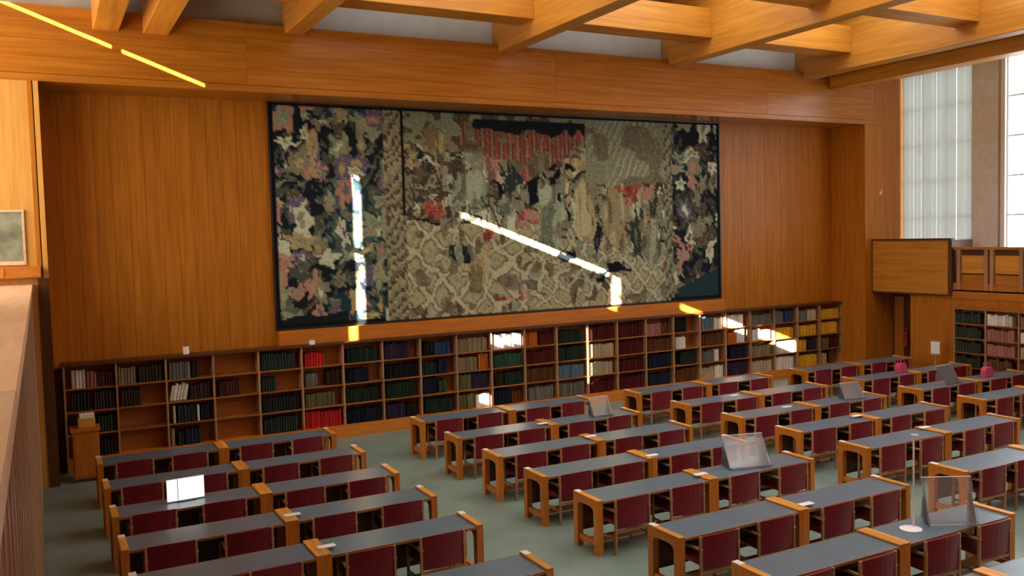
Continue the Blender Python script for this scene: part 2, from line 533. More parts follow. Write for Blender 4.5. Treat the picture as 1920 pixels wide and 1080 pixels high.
# ------------------------------------------------------------------ window wall on the right
wz0, wz1 = 3.6, 9.0
wwin = struct(MB().box(XW, XW + .3, YN, YF, 0, wz0).obj('wall_right', M['wall_y']), 'wood lower part of the window wall', 'wall')
MB().box(XW, XW + .3, YN, YF, wz1, ZC).obj('lintel', M['wall_y'], wwin)
wins = []
yy = 18.40
while yy > YN + 2.8:
    wins.append((yy - 2.30, yy)); yy -= 3.30
pane_m = muntv_m = None
ncol, nrow = 3, 5
pw, ph = 2.30 / ncol, (wz1 - wz0) / nrow
pane_m = MB().box(-.012, .012, 0.02, pw - .02, 0.02, ph - .02).mesh('pane', M['pane'])
mv_m = MB().box(-.03, .03, -.02, .02, 0, wz1 - wz0).mesh('mullion', M['white'])
mh_m = MB().box(-.025, .025, 0, 2.30, -.02, .02).mesh('muntin', M['white'])
bl_m = MB().box(-.002, .002, 0, .1265, 0, wz1 - wz0 - .05).mesh('blind_slat', M['blind'])
for i, (a, b) in enumerate(wins):
    w = struct(link('window_%d' % (i + 1), None, None, (XW + .12, a, wz0)),
               ['tall window hung with closed pale vertical blinds beside the niche', 'tall bright white window beyond the beige pillar'][i] if i < 2
               else 'tall window out of sight along the right wall', 'window')
    for c in range(ncol):
        for r in range(nrow):
            link('pane', pane_m, w, (0, c * pw, r * ph))
    for c in range(ncol + 1):
        link('mullion', mv_m, w, (0, c * pw, 0))
    for r in range(nrow + 1):
        link('muntin', mh_m, w, (0, 0, r * ph))
    if i == 0:
        for s in range(18):
            link('blind_slat', bl_m, w, (-.10 + .004 * (s % 2), s * 0.1272 + .007 * sum(s > q for q in (3, 8, 12, 14)) - .03, 0.02))
    # pillar on the camera side of the window
    pl = struct(MB().box(XW - .02, XW + .3, a - .78, a - .02, wz0, wz1).obj('wall_pillar', M['stone']),
                'beige stone pillar between the two windows' if i == 0 else 'stone pillar between windows further along, out of sight', 'pillar')
    MB().box(XW + .0, XW + .1, a - .98, a - .78, wz0, wz1).obj('reveal', M['white'], pl)
    MB().box(XW - .01, XW + .06, a - .86, a - .80, wz0, wz1).obj('groove', M['metal'], pl)

# ------------------------------------------------------------------ balcony on the right
XB = 22.19
bf = struct(MB().box(XB + .06, XW, YN, YF, 2.60, 2.85).obj('floor_balcony', M['wall_y']), 'wood clad slab of the right balcony', 'balcony')
MB().box(XB + .03, XB + .10, YN, 15.8, 2.42, 2.62).obj('fascia_board', M['wall_y'], bf)
bx = tag(link('balcony_booth', None, None, (XB, 15.78, 2.5)), 'solid plain wood booth front at the far end of the balcony', 'balcony booth')
MB().box(0, .05, 0.12, 2.62, 0.02, 1.52).obj('front_panel', M['beam_y'], bx)
MB().box(0.0, .9, 0, .12, 0, 1.53).obj('side_panel', M['dark_wood'], bx)
MB().box(-.02, .12, 0, 2.65, 1.52, 1.58).obj('top_rail', M['dark_wood'], bx)
MB().box(-.01, .08, 2.62, 2.65, 0.0, 1.53).obj('corner_strip', M['dark_wood'], bx)
MB().box(-.01, .10, 0, 2.65, -.03, .02).obj('bottom_rail', M['dark_wood'], bx)
bp_ = tag(link('balcony_parapet', None, None, (XB + .04, 0, 0)), 'panelled wood balcony parapet with upright posts under the windows', 'parapet')
MB().box(0, .14, YN, 15.76, 3.76, 3.83).obj('hand_rail', M['wall_y'], bp_)
MB().box(0.02, .10, YN, 15.76, 2.56, 2.66).obj('bottom_rail', M['wall_y'], bp_)
MB().box(0.10, .13, YN, 15.76, 2.66, 3.76).obj('backing', M['dark_wood'], bp_)
yy = 15.66
while yy > 6:
    MB().box(0.0, .11, yy - .10, yy, 2.66, 3.76).obj('post', M['shelf_z'], bp_)
    MB().box(0.05, .10, yy - .78, yy - .12, 3.12, 3.60).obj('upper_panel', M['beam_y'], bp_)
    MB().box(0.06, .10, yy - .78, yy - .12, 2.68, 3.08).obj('lower_panel', M['wall_y'], bp_)
    MB().box(0.0, .11, yy - .90, yy - .80, 2.66, 3.76).obj('post', M['shelf_z'], bp_)
    yy -= 0.96
# below the balcony
MBp = struct(MB().box(XB + .05, XB + .20, 15.62, 17.13, 0, 2.6).obj('wall_under_balcony', M['wall_z']), 'wood panel wall under the balcony booth', 'wall')
MB().box(XB + .05, XB + .2, YN, 15.62, 0, 2.6).obj('panel_run', M['wall_z'], MBp)
rw = struct(MB().box(XW - .35, XW - .28, 17.13, YF, 0, 2.6).obj('wall_recess', M['dark_wood']), 'dark wood recess wall under the balcony booth', 'wall')
MB().box(XW - .37, XW - .35, 18.05, YF - .05, 0.05, 2.3).obj('upright_panel', M['shelf_back'], rw)

# ------------------------------------------------------------------ tapestry
TX0, TX1, TZ0, TZ1 = 4.58, 17.30, 2.53, 7.50


def vnoise(seed):
    rnd = random.Random(seed)
    tab = [[rnd.random() for _ in range(64)] for _ in range(64)]

    def f(x, y):
        xi, yi = math.floor(x), math.floor(y)
        fx, fy = x - xi, y - yi
        fx, fy = fx * fx * (3 - 2 * fx), fy * fy * (3 - 2 * fy)
        g = lambda a, b: tab[a % 64][b % 64]
        return (g(xi, yi) * (1 - fx) + g(xi + 1, yi) * fx) * (1 - fy) + (g(xi, yi + 1) * (1 - fx) + g(xi + 1, yi + 1) * fx) * fy
    return f


nA, nB, nC, nD = vnoise(1), vnoise(2), vnoise(3), vnoise(4)
S = lambda r, g, b: tuple(a * k for a, k in zip(lin((r, g, b))[:3], (0.98, 1.15, 1.18) if r > 100 else (0.80, 0.98, 1.02)))
mixc = lambda a, b, t: tuple(p * (1 - t) + q * t for p, q in zip(a, b))
NAVY, TEAL, CREAM, OCHRE, SAGE, MAUVE, BROWN, RED, TAUPE, INK, ROSE = (S(26, 30, 36), S(40, 58, 62), S(200, 192, 160), S(176, 146, 96), S(138, 142, 112),
                                                                   S(104, 84, 104), S(92, 66, 46), S(168, 66, 52), S(130, 118, 92), S(18, 20, 24), S(178, 120, 104))


BLOBS = [
    (.372, .36, .045, .12, SAGE), (.300, .45, .032, .07, RED), (.405, .61, .030, .055, RED), (.402, .76, .024, .12, OCHRE), (.350, .70, .028, .05, NAVY),
    (.470, .30, .030, .09, TEAL), (.455, .48, .022, .09, SAGE), (.520, .40, .018, .13, INK), (.550, .52, .040, .20, mixc(SAGE, CREAM, .2)),
    (.588, .50, .014, .11, INK), (.602, .74, .036, .05, INK), (.640, .50, .030, .17, OCHRE), (.672, .62, .014, .12, NAVY), (.712, .56, .030, .17, mixc(TAUPE, OCHRE, .5)),
    (.745, .39, .028, .04, RED), (.792, .31, .018, .07, BROWN), (.785, .46, .014, .10, OCHRE), (.770, .62, .011, .12, TEAL), (.802, .66, .030, .12, TAUPE),
    (.700, .81, .055, .026, INK), (.448, .93, .040, .030, RED), (.492, .88, .014, .06, ROSE), (.335, .30, .018, .06, BROWN), (.430, .27, .022, .05, ROSE),
    (.660, .80, .020, .05, BROWN), (.560, .30, .055, .035, INK), (.620, .27, .030, .05, OCHRE), (.280, .22, .020, .06, NAVY), (.310, .16, .024, .05, OCHRE)]


def flora(x, z, seed, dark, cols, cell=0.34):
    """dark ground strewn with blossom-like patches"""
    best, bc = 9, None
    gx, gz = math.floor(x / cell), math.floor(z / cell)
    for i in (-1, 0, 1):
        for j in (-1, 0, 1):
            rr = random.Random((gx + i) * 7919 + (gz + j) * 104729 + seed)
            px, pz = (gx + i + rr.random()) * cell, (gz + j + rr.random()) * cell
            rad = rr.uniform(.10, .24) * cell / .42; asp = rr.uniform(.6, 1.7)
            col = rr.choice(cols); core = rr.choice(cols); ph = rr.random() * 6
            dx, dz = (x - px) * asp, (z - pz) / asp
            d = math.hypot(dx, dz) / (rad * (1 + .28 * math.sin(5 * math.atan2(dz, dx) + ph)))
            if d < best:
                best = d; bc = core if d < .38 else col
    if best < 1:
        return bc
    return mixc(dark, cols[int(nB(x * 5, z * 5) * 2.99)], .18 if nA(x * 9, z * 9) > .55 else 0.0)


def grit(c, x, z):
    if c in (INK, NAVY, TEAL):
        return c
    r = random.random()
    if r < .05:
        return mixc(c, INK, .45)
    if r < .10:
        return mixc(c, CREAM, .35)
    return mixc(c, TAUPE, .10)


def tap_color(u, v):
    return grit(tap_field(u, v), u * 12.7, v * 5)


def tap_field(u, v):
    """u,v in 0..1 from the top left; x,z in metres"""
    x, z = u * (TX1 - TX0), v * (TZ1 - TZ0)
    W, H = TX1 - TX0, TZ1 - TZ0
    jx, jz = x + .26 * (nC(x * 2.2, z * 2.2) - .5) + .10 * (nA(x * 7, z * 7) - .5), z + .26 * (nD(x * 2.2, z * 2.2) - .5) + .10 * (nB(x * 7, z * 7) - .5)
    if x < .10 or z < .07 or x > W - .09 or z > H - (.09 if u < .2 or u > .86 else .035):
        return INK
    if z > H - .18 - .14 * nA(x * 2, 9) and (u < .13 or (.88 < u < 1)):
        return TEAL if u > .8 else NAVY
    if u > .88 and v > .93 - (u - .88) * .9:
        return TEAL
    dk = nA(x * 1.3, z * 1.3)
    if u < .205:
        cols = [CREAM, SAGE, OCHRE, MAUVE, ROSE, TAUPE, SAGE]
        return flora(jx, jz, 11, NAVY if dk > .35 else TEAL, cols, .46)
    if u < .245:
        b = (int(jz / .11) + int(jx / .10)) % 3
        return [TAUPE, BROWN, mixc(SAGE, OCHRE, .4)][b] if abs(u - .243) > .0035 or v > .5 else INK
    if u > .868:
        cols = [SAGE, TAUPE, MAUVE, ROSE, BROWN, TAUPE, CREAM, BROWN]
        return flora(jx, jz, 23, NAVY if dk > .4 else S(46, 46, 42), cols, .50)
    if u > .845:
        return [TAUPE, BROWN, SAGE][(int(jz / .12) + int(jx / .09)) % 3]
    # middle field
    if .385 + .02 * nB(3, z * 9) < u < .645 and .035 < v < .065 + .05 * nA(x * 5, 1):
        return NAVY
    dep = .30 - .16 * abs(u - .50) / .13 + .10 * (nB(x * 1.7, 3) - .5)
    if .365 < u < .645 and v < dep and v > .05:
        st = math.sin(x * 26 + 2.0 * nA(x * 2, z * 1.2))
        if nC(x * 3.3, z * 3.1) > .66:
            return mixc(BROWN, TAUPE, nD(x * 6, z * 6))
        return mixc(RED, BROWN, .35) if st > .1 else (mixc(BROWN, INK, .3) if st > -.55 else mixc(ROSE, BROWN, .4))
    if u > .645 and v < .36 - .2 * abs(u - .73):
        st = math.sin((x * 1.0 + z * .55) * 30 + 3 * nB(x * 2, z * 2))
        if nA(x * 2.2, z * 3) > .6:
            return mixc(TAUPE, BROWN, .4)
        return mixc(TAUPE, SAGE, .4) if st < .55 + .5 * nC(x * 1.5, z * 1.5) else mixc(CREAM, TAUPE, .4)
    for (bu, bv, ru, rv, col) in BLOBS:
        wu = u + .030 * (nA(x * 2.4 + 7, z * 2.4) - .5) + .014 * (nC(x * 7, z * 5) - .5)
        wv = v + .130 * (nB(x * 2.1, z * 2.1 + 4) - .5) + .050 * (nD(x * 6, z * 7) - .5)
        d = math.hypot((wu - bu) / ru, (wv - bv) / rv)
        if d < 1.05 - .35 * nD(x * 4.5, z * 2.5 + bu * 9):
            st = nC(x * 7.5, z * 1.5 + bu * 20)
            if st > .66:
                return mixc(col, CREAM, .40)
            if st < .30 or nB(x * 5.5, z * 3.3) > .74:
                return mixc(col, INK, .55)
            return col if nA(x * 8, z * 6) > .3 else mixc(col, TAUPE, .6)
    if v > .50 + .10 * nA(x * 1.2, 7) + (.10 if u > .55 else 0):
        p = .74 if u < .52 else .50
        a = ((jx + jz) % p) / p; b = ((jx - jz) % p) / p
        edge = min(a, 1 - a, b, 1 - b)
        base = mixc(mixc(OCHRE, SAGE, .25 + .5 * (u - .25)), CREAM, .18)
        if nA(x * 4.4, z * 4.4) > .70:
            return mixc(TAUPE, BROWN, nB(x * 6, z * 6))
        if edge < .10:
            return mixc(CREAM, OCHRE, .45)
        if edge < .17:
            return mixc(BROWN, TAUPE, .55)
        if nC(x * 2.3, z * 2.3) > .62 + .25 * (u < .45) - .12 * (u > .6):
            return [RED, SAGE, BROWN, TAUPE][int(nD(x * 1.1, z * 1.1) * 3.99)]
        return base if .24 < edge < .40 else mixc(base, TAUPE, .5)
    if v < .16:
        return mixc(TAUPE, SAGE, .3 + .4 * nA(x * 5, z * 5)) if nB(x * 4, z * 6) < .62 else BROWN
    if u < .37 and v < .52:
        return flora(jx, jz, 51, mixc(BROWN, NAVY, .5), [TAUPE, SAGE, OCHRE, CREAM, BROWN, TAUPE, TEAL], .27)
    if abs(nA(jx * 3.1, jz * 1.7) - .5) < .045 or abs(nB(jx * 2.3, jz * 2.9) - .5) < .03:
        return mixc(INK, BROWN, .3)
    # loose upright folds of cloth and foliage
    fold = nC(x * 3.4, z * .9); spot = nD(x * 4.2, z * 3.2); big = nA(x * 1.4 + 3, z * 1.1 + 5)
    if big > .70 and spot > .35:
        return INK if spot > .6 else BROWN
    if big < .22 and v > .25:
        return RED if spot > .5 else ROSE
    if spot > .72:
        return CREAM
    if fold > .66:
        return mixc(SAGE, CREAM, .35)
    if fold > .45:
        return TAUPE
    if fold > .28:
        return mixc(SAGE, TEAL, .25)
    return mixc(BROWN, NAVY, .35) if spot < .45 else OCHRE


cell = 0.036
nx, nz = int(round((TX1 - TX0) / cell)), int(round((TZ1 - TZ0) / cell))
vv, ff, cc = [], [], []
for j in range(nz + 1):
    for i in range(nx + 1):
        xx = TX0 + (TX1 - TX0) * i / nx
        vv.append((xx, YB - .09 + .010 * math.sin(xx * 2.1) + .006 * math.sin(j * .13), TZ1 - (TZ1 - TZ0) * j / nz))
for j in range(nz):
    for i in range(nx):
        a = j * (nx + 1) + i
        ff.append((a, a + nx + 1, a + nx + 2, a + 1))
me = bpy.data.meshes.new('woven_field')
me.from_pydata(vv, [], ff)
at = me.color_attributes.new('col', 'FLOAT_COLOR', 'POINT')
buf = []
for j in range(nz + 1):
    for i in range(nx + 1):
        c = tap_color(i / nx, j / nz)
        buf += (c[0], c[1], c[2], 1.0)
at.data.foreach_set('color', buf)
me.materials.append(M['weave'])
tp = thing('tapestry', 'huge woven tapestry with dark flowered borders and diamond patterned ground', 'tapestry', (0, 0, 0))
link('woven_field', me, tp)
MB().box(TX0, TX1, YB - .060, YB - .045, TZ0, TZ1).obj('lining', M['black'], tp)
for (a, b, c, d) in ((TX0 - .03, TX1 + .03, TZ1, TZ1 + .04), (TX0 - .03, TX1 + .03, TZ0 - .025, TZ0)):
    MB().box(a, b, YB - .11, YB - .035, c, d).obj('hem', M['black'], tp)
for a in (TX0 - .03, TX1):
    MB().box(a, a + .03, YB - .11, YB - .035, TZ0, TZ1).obj('hem', M['black'], tp)

# wood ledge under the tapestry, lighter wood standing in for light it catches
BT = 2.115
YBC = 19.33
lg = struct(MB().box(4.58, 17.35, YB - .24, YB - .035, BT + .055, 2.49).obj('trim_ledge', M['desk_x']), 'orange wood ledge board between tapestry and bookcase', 'ledge')

# ------------------------------------------------------------------ long bookcase
NB, BX0, BWID = 23, 0.32, 0.939
bc = thing('long_bookcase', 'long low wooden bookcase filling the wall below the tapestry', 'bookcase', (BX0, YB - .035, 0))
XE = NB * BWID
DEP = YB - .035 - YBC
MB().box(-.02, XE + .02, -.02, 0, .25, BT).obj('back_panel', M['shelf_back'], bc)
MB().box(-.02, XE + .02, -DEP - .03, 0, BT, BT + .05).obj('top_board', M['dark_wood'], bc)
MB().box(-.02, XE + .02, -DEP - .05, 0, 0, .27).obj('plinth', M['desk_x'], bc)
up_m = MB().box(-.018, .018, -DEP, -.02, .27, BT).mesh('upright', M['shelf_z'])
sh_m = MB().box(.018, BWID - .018, -DEP + .01, -.02, -.014, .014).mesh('shelf', M['shelf_x'])
SP = (BT - .28) / 4
shelf_z = [.28 + SP * (3 - r) for r in range(4)]     # r = 0 is the top shelf
for i in range(NB + 1):
    link('upright', up_m, bc, (i * BWID, 0, 0))
for i in range(NB):
    for r in range(3):
        link('shelf', sh_m, bc, (i * BWID, 0, shelf_z[r] - .005))

# ------------------------------------------------------------------ books
COL = {
    'white': (214, 208, 194), 'cream': (176, 160, 126), 'beige': (140, 124, 92), 'pink': (160, 104, 96), 'dark brown': (52, 34, 22),
    'dark red': (78, 22, 20), 'red': (190, 26, 24), 'dark green': (32, 46, 36), 'green': (46, 78, 54), 'navy blue': (26, 30, 48), 'blue': (46, 66, 98),
    'black': (24, 22, 22), 'grey': (108, 106, 98), 'olive': (104, 98, 66), 'purple': (50, 36, 60), 'yellow': (212, 162, 40), 'orange': (176, 92, 30),
    'pale blue': (88, 112, 124), 'brown': (92, 56, 28),
}
# bay -> four shelves from the top: list of (colour, start, end) in fractions of the bay
SHELVES = {
    0: [[('white', .12, .42), ('pink', .42, .62), ('dark red', .62, .98)], [('black', .1, .5), ('purple', .55, .98)], [('black', .1, .6), ('dark green', .6, .98)], [('black', .2, .9)]],
    1: [[('beige', .02, .42), ('dark brown', .45, .98)], [('dark brown', .05, .5)], [], []],
    2: [[('grey', .05, .55), ('black', .55, .7)], [('white', .03, .42), ('dark brown', .5, .95)], [('white', .1, .18), ('dark green', .2, .6), ('white', .62, .7), ('black', .72, .95)], [('beige', .03, .16), ('dark green', .18, .34), ('navy blue', .34, .72), ('white', .78, .84)]],
    3: [[], [('dark red', .1, .6)], [], []],
    4: [[('dark green', .05, .9)], [('dark green', .05, .45)], [('black', .05, .92)], [('dark green', .05, .9)]],
    5: [[('red', .06, .55)], [('grey', .06, .42), ('dark brown', .6, .95)], [('olive', .04, .80)], [('red', .03, .97)]],
    6: [[('dark green', .1, .95)], [('navy blue', .1, .7)], [('dark green', .05, .9)], [('navy blue', .05, .95)]],
    7: [[('purple', .05, .75)], [('black', .05, .95)], [('dark green', .05, .9)], [('purple', .05, .6), ('black', .6, .95)]],
    8: [[('black', .1, .4), ('blue', .4, .85)], [('dark green', .05, .5), ('navy blue', .5, .8)], [('navy blue', .05, .5), ('green', .5, .75)], [('dark green', .1, .95)]],
    9: [[('beige', .03, .95)], [('beige', .03, .65), ('orange', .65, .98)], [('olive', .03, .45), ('purple', .45, .95)], [('olive', .03, .5), ('white', .55, .97)]],
    10: [[('white', .03, .97)], [('green', .04, .97)], [('dark brown', .1, .4), ('dark green', .4, .97)], [('navy blue', .1, .6), ('brown', .6, .95)]],
    11: [[('orange', .05, .5), ('dark red', .5, .97)], [('dark red', .05, .97)], [('brown', .05, .97)], [('grey', .1, .9)]],
    12: [[('dark green', .05, .95)], [('dark green', .05, .95)], [('pale blue', .05, .95)], [('grey', .05, .95)]],
    13: [[('dark red', .05, .95)], [('cream', .05, .95)], [('cream', .05, .9)], [('dark red', .05, .95)]],
    14: [[('dark red', .03, .97)], [('dark red', .03, .97)], [('dark red', .03, .97)], [('dark red', .03, .97)]],
    15: [[('pink', .05, .6), ('brown', .6, .95)], [('brown', .05, .95)], [('navy blue', .1, .95)], [('navy blue', .1, .9)]],
    16: [[('black', .05, .6)], [('white', .1, .55)], [('dark green', .3, .95)], [('brown', .1, .9)]],
    17: [[('pale blue', .1, .6), ('white', .6, .97)], [('brown', .1, .9)], [('grey', .1, .6), ('white', .6, .8)], [('cream', .05, .6), ('white', .6, .95)]],
    18: [[('white', .05, .8)], [('orange', .1, .5), ('white', .5, .9)], [('navy blue', .2, .95)], [('purple', .1, .95)]],
    19: [[('grey', .05, .95)], [('white', .1, .5), ('pink', .5, .9)], [('beige', .05, .95)], [('cream', .05, .95)]],
    20: [[('grey', .05, .5), ('blue', .5, .95)], [('yellow', .05, .9)], [('white', .1, .95)], [('white', .05, .95)]],
    21: [[('grey', .05, .5), ('cream', .5, .95)], [('yellow', .05, .95)], [('yellow', .05, .5), ('purple', .5, .95)], [('yellow', .05, .95)]],
    22: [[('yellow', .05, .95)], [('yellow', .05, .85)], [('olive', .05, .5), ('dark red', .5, .95)], [('cream', .1, .4), ('brown', .5, .7)]],
}
SHN = ['top shelf', 'second shelf', 'third shelf', 'bottom shelf']


def book_unit():
    # unit book: x thickness 0..1, y depth 0 (spine) .. 1, z 0..1, with a rounded spine
    pts = [(0, 1), (0, .12), (.22, .02), (.5, 0), (.78, .02), (1, .12), (1, 1)]
    return MB().prism(pts, 'z', 0, 1).mesh('book', M['book'])


BOOK = book_unit()
loose_v, loose_f, loose_c = [], [], []
n_ind = 0
PRIO = []
for b in range(NB):
    for r in range(4):
        for seg in SHELVES[b][r]:
            bright = seg[0] in ('white', 'red', 'yellow', 'cream', 'beige')
            PRIO.append((b - (2.5 if bright else 0), b, r, seg))
PRIO.sort(key=lambda t: t[0])
LIMIT = 185
for _, b, r, (cn, s, e) in PRIO:
    rnd = random.Random(b * 100 + r * 10 + int(s * 50))
    x = BX0 + b * BWID + .02 + s * (BWID - .04)
    xe = BX0 + b * BWID + .02 + e * (BWID - .04)
    z = shelf_z[r] + .0095 if r < 3 else shelf_z[r] - .01
    hbase = rnd.uniform(.30, .39)
    lean = (cn == 'white' and b == 2 and r in (1, 3))
    col = lin(COL[cn])
    items = []
    while True:
        t = rnd.uniform(.038, .072)
        if x + t > xe:
            break
        items.append((x, t, hbase * rnd.uniform(.9, 1.03), rnd.uniform(.20, .26), rnd.uniform(.8, 1.2)))
        x += t + .002
    single = n_ind + len(items) <= LIMIT
    for (bx_, t, h, dp, br) in items:
        yb = YBC + .035 + rnd.uniform(0, .03)
        cc_ = tuple(min(1, v * br) for v in col[:3])
        if single:
            o = link('book', BOOK, None, (bx_, yb, z))
            o.scale = (t, dp, h)
            if lean:
                o.rotation_euler = (0, .20 if r == 1 else .35, 0)
                o.location.z += t * math.sin(.35) * 1.02
            o.color = cc_ + (1,)
            tag(o, '%s book on the %s of the %s bookcase bay from the left' % (cn, SHN[r], ORD[b]), 'book', '%s books, bay %d, %s' % (cn, b + 1, SHN[r]))
            n_ind += 1
        else:
            k = len(loose_v)
            for (px, py) in ((0, 1), (0, .1), (.5, 0), (1, .1), (1, 1)):
                loose_v.append((bx_ + px * t, yb + py * dp, z))
            for (px, py) in ((0, 1), (0, .1), (.5, 0), (1, .1), (1, 1)):
                loose_v.append((bx_ + px * t, yb + py * dp, z + h))
            for q in ((0, 1, 6, 5), (1, 2, 7, 6), (2, 3, 8, 7), (3, 4, 9, 8), (4, 0, 5, 9), (9, 8, 7, 6, 5)):
                loose_f.append(tuple(k + i for i in q)); loose_c.append(cc_)


def vcol_mesh(name, v, f, c, mat):
    me = bpy.data.meshes.new(name)
    me.from_pydata(v, [], f)
    at = me.color_attributes.new('col', 'FLOAT_COLOR', 'CORNER')
    buf = []
    for face, col in zip(f, c):
        for _ in face:
            buf += [col[0], col[1], col[2], 1.0]
    at.data.foreach_set('color', buf)
    me.materials.append(mat)
    return me


lb = link('books', vcol_mesh('books', loose_v, loose_f, loose_c, M['book_v']))
tag(lb, 'rows of further books filling the right part of the long bookcase', 'books', None, 'stuff')

# bookcase on the right wall
rb = thing('side_bookcase', 'wooden bookcase under the right balcony with mixed books', 'bookcase', (XB + .05, 15.5, 0))
RL, RB_N = 5.4, 6
rbw = RL / RB_N
RBT = 2.16
MB().box(-.02, 0, -RL, 0, 0, RBT).obj('back_panel', M['shelf_back'], rb)
MB().box(-.36, 0, -RL, 0, RBT, RBT + .05).obj('top_board', M['shelf_x'], rb)
MB().box(-.36, 0, -RL, 0, 0, .2).obj('plinth', M['shelf_x'], rb)
upr = MB().box(-.34, -.02, -.018, .018, .2, RBT).mesh('upright', M['shelf_z'])
shr = MB().box(-.33, -.02, -rbw + .018, -.018, -.014, .014).mesh('shelf', M['shelf_x'])
for i in range(RB_N + 1):
    link('upright', upr, rb, (0, -i * rbw, 0))
rz = [.2 + (RBT - .2) / 5 * k for k in range(5)]
for i in range(RB_N):
    for k in range(1, 5):
        link('shelf', shr, rb, (0, -i * rbw, rz[k]))
sidec = ['pink', 'white', 'dark green', 'dark red', 'cream', 'brown', 'dark green', 'pink', 'grey', 'dark brown']
for i in range(3):
    for k in range(5):
        rnd = random.Random(i * 31 + k)
        cn = [['dark green', 'white', 'pink'], ['dark green', 'pink', 'white'], ['dark green', 'pink', 'cream'], ['dark green', 'brown', 'brown'], ['black', 'brown', 'dark red']][4 - k][i]
        yb = 15.5 - i * rbw - .03
        ye = 15.5 - (i + 1) * rbw + .1
        while True:
            t = rnd.uniform(.06, .11)
            if yb - t < ye:
                break
            h = rnd.uniform(.24, .31)
            o = link('book', BOOK, None, (XB + .05 - .32, yb, rz[k] + (.016 if k else .001)), -math.pi / 2)
            o.scale = (t, .22, h)
            cl = lin(COL[cn]); br = rnd.uniform(.75, 1.2)
            o.color = (cl[0] * br, cl[1] * br, cl[2] * br, 1)
            tag(o, '%s book on the %s shelf of the %s bay of the side bookcase' % (cn, ['bottom', 'fourth', 'third', 'second', 'top'][k], ORD[i]), 'book',
                'side bookcase %s books, bay %d, shelf %d' % (cn, i + 1, k + 1))
            yb -= t + .003

# ------------------------------------------------------------------ desks and chairs
DW, DD, DH = 2.075, 0.62, 0.75
PT = 0.092             # end frame thickness
sgnp = lambda v, e: math.copysign(abs(v) ** e, v)
arc = [(.31 + .205 * sgnp(math.cos(a), .5), .54 + .12 * sgnp(math.sin(a), .5)) for a in [math.pi * t / 10 for t in range(11)]]
prof = [(0, 0), (.10, 0), (.105, .54)] + list(reversed(arc))[1:-1] + [(.515, .54), (.52, 0), (.62, 0), (.62, DH + .012), (0, DH + .012)]
prof = [(p[0] - DD, p[1]) for p in prof]      # y from -DD (near) to 0 (far)
DESK = {
    'frame': MB().prism(prof, 'x', 0, PT).mesh('end_frame', M['desk_z']),
    'cap': MB().box(-.0, PT, -DD - .006, .006, DH + .012, DH + .03).mesh('cap_rail', M['beam_y'], 0.006),
    'foot': MB().box(.02, PT - .02, -DD + .101, -.101, .10, .18).mesh('foot_rail', M['desk_y']),
    'top': MB().box(PT, DW - PT, -DD + .012, -.012, DH - .035, DH).mesh('tabletop', M['grey_top']),
    'edge': MB().box(PT, DW - PT, -DD, -DD + .012, DH - .03, DH + .001).mesh('edge_strip', M['shelf_x']),
    'edge2': MB().box(PT, DW - PT, -.012, 0, DH - .03, DH + .001).mesh('edge_strip', M['shelf_x']),
    'apron': MB().box(PT, DW - PT, -.10, -.07, .22, DH - .035).mesh('modesty_panel', M['dark_wood']),
    'beam': MB().box(PT, DW - PT, -.34, -.28, .09, .17).mesh('stretcher', M['desk_x']),
    'plate': MB().box(.004, PT - .004, -.13, -.005, DH + .03, DH + .036).mesh('cap_glint', M['plate']),  # pale slip painting in the glint at the far end of the cap
}


def make_desk(x, y, label, plates):
    d = thing('reading_desk', label, 'desk', (x, y, 0), 0, 'reading desks in rows')
    for xx in (0, DW - PT):
        link('end_frame', DESK['frame'], d, (xx, 0, 0))
        link('cap_rail', DESK['cap'], d, (xx, 0, 0))
        link('foot_rail', DESK['foot'], d, (xx, 0, 0))
    for k, n in (('top', 'tabletop'), ('edge', 'edge_strip'), ('edge2', 'edge_strip'), ('apron', 'modesty_panel'), ('beam', 'stretcher')):
        link(n, DESK[k], d)
    for xx in plates:
        link('cap_glint', DESK['plate'], d, (xx, 0, 0))
    return d


CW = 0.62


def curved_back():
    mb = MB(); n = 6
    for t in (0, 1):
        for i in range(n + 1):
            u = i / n
            x = -CW / 2 + .03 + (CW - .06) * u
            yb = -.035 * math.sin(math.pi * u) + t * .022
            mb.v += [(x, yb, .36), (x, yb - .015, .775 + .012 * math.sin(math.pi * u))]
    m_ = 2 * (n + 1)
    for i in range(n):
        a = 2 * i
        mb.f.append((a, a + 2, a + 3, a + 1))
        mb.f.append((m_ + a + 2, m_ + a, m_ + a + 1, m_ + a + 3))
        mb.f.append((a + 1, a + 3, m_ + a + 3, m_ + a + 1))
        mb.f.append((a, m_ + a, m_ + a + 2, a + 2))
    mb.f.append((0, 1, m_ + 1, m_)); mb.f.append((2 * n, m_ + 2 * n, m_ + 2 * n + 1, 2 * n + 1))
    return mb.mesh('backrest', M['leather'])


CH = {
    'back': curved_back(),
    'seat': MB().box(-CW / 2 + .03, CW / 2 - .03, .03, .47, .40, .455).mesh('seat', M['leather'], 0.015),
    'bl': MB().box(-.015, .015, -.018, .018, 0, .775).mesh('leg', M['chair_wood'], 0.004),
    'fl': MB().box(-.015, .015, .43, .47, 0, .60).mesh('leg', M['chair_wood'], 0.004),
    'arm': MB().box(-.024, .024, -.02, .48, .60, .628).mesh('armrest', M['chair_wood'], 0.004),
    'side': MB().box(-.012, .012, .0, .45, .20, .235).mesh('side_rail', M['chair_wood']),
    'front': MB().box(-CW / 2 + .018, CW / 2 - .018, .44, .462, .34, .40).mesh('front_rail', M['chair_wood']),
    'rear': MB().box(-CW / 2 + .018, CW / 2 - .018, -.008, .012, .30, .335).mesh('rear_rail', M['chair_wood']),
}


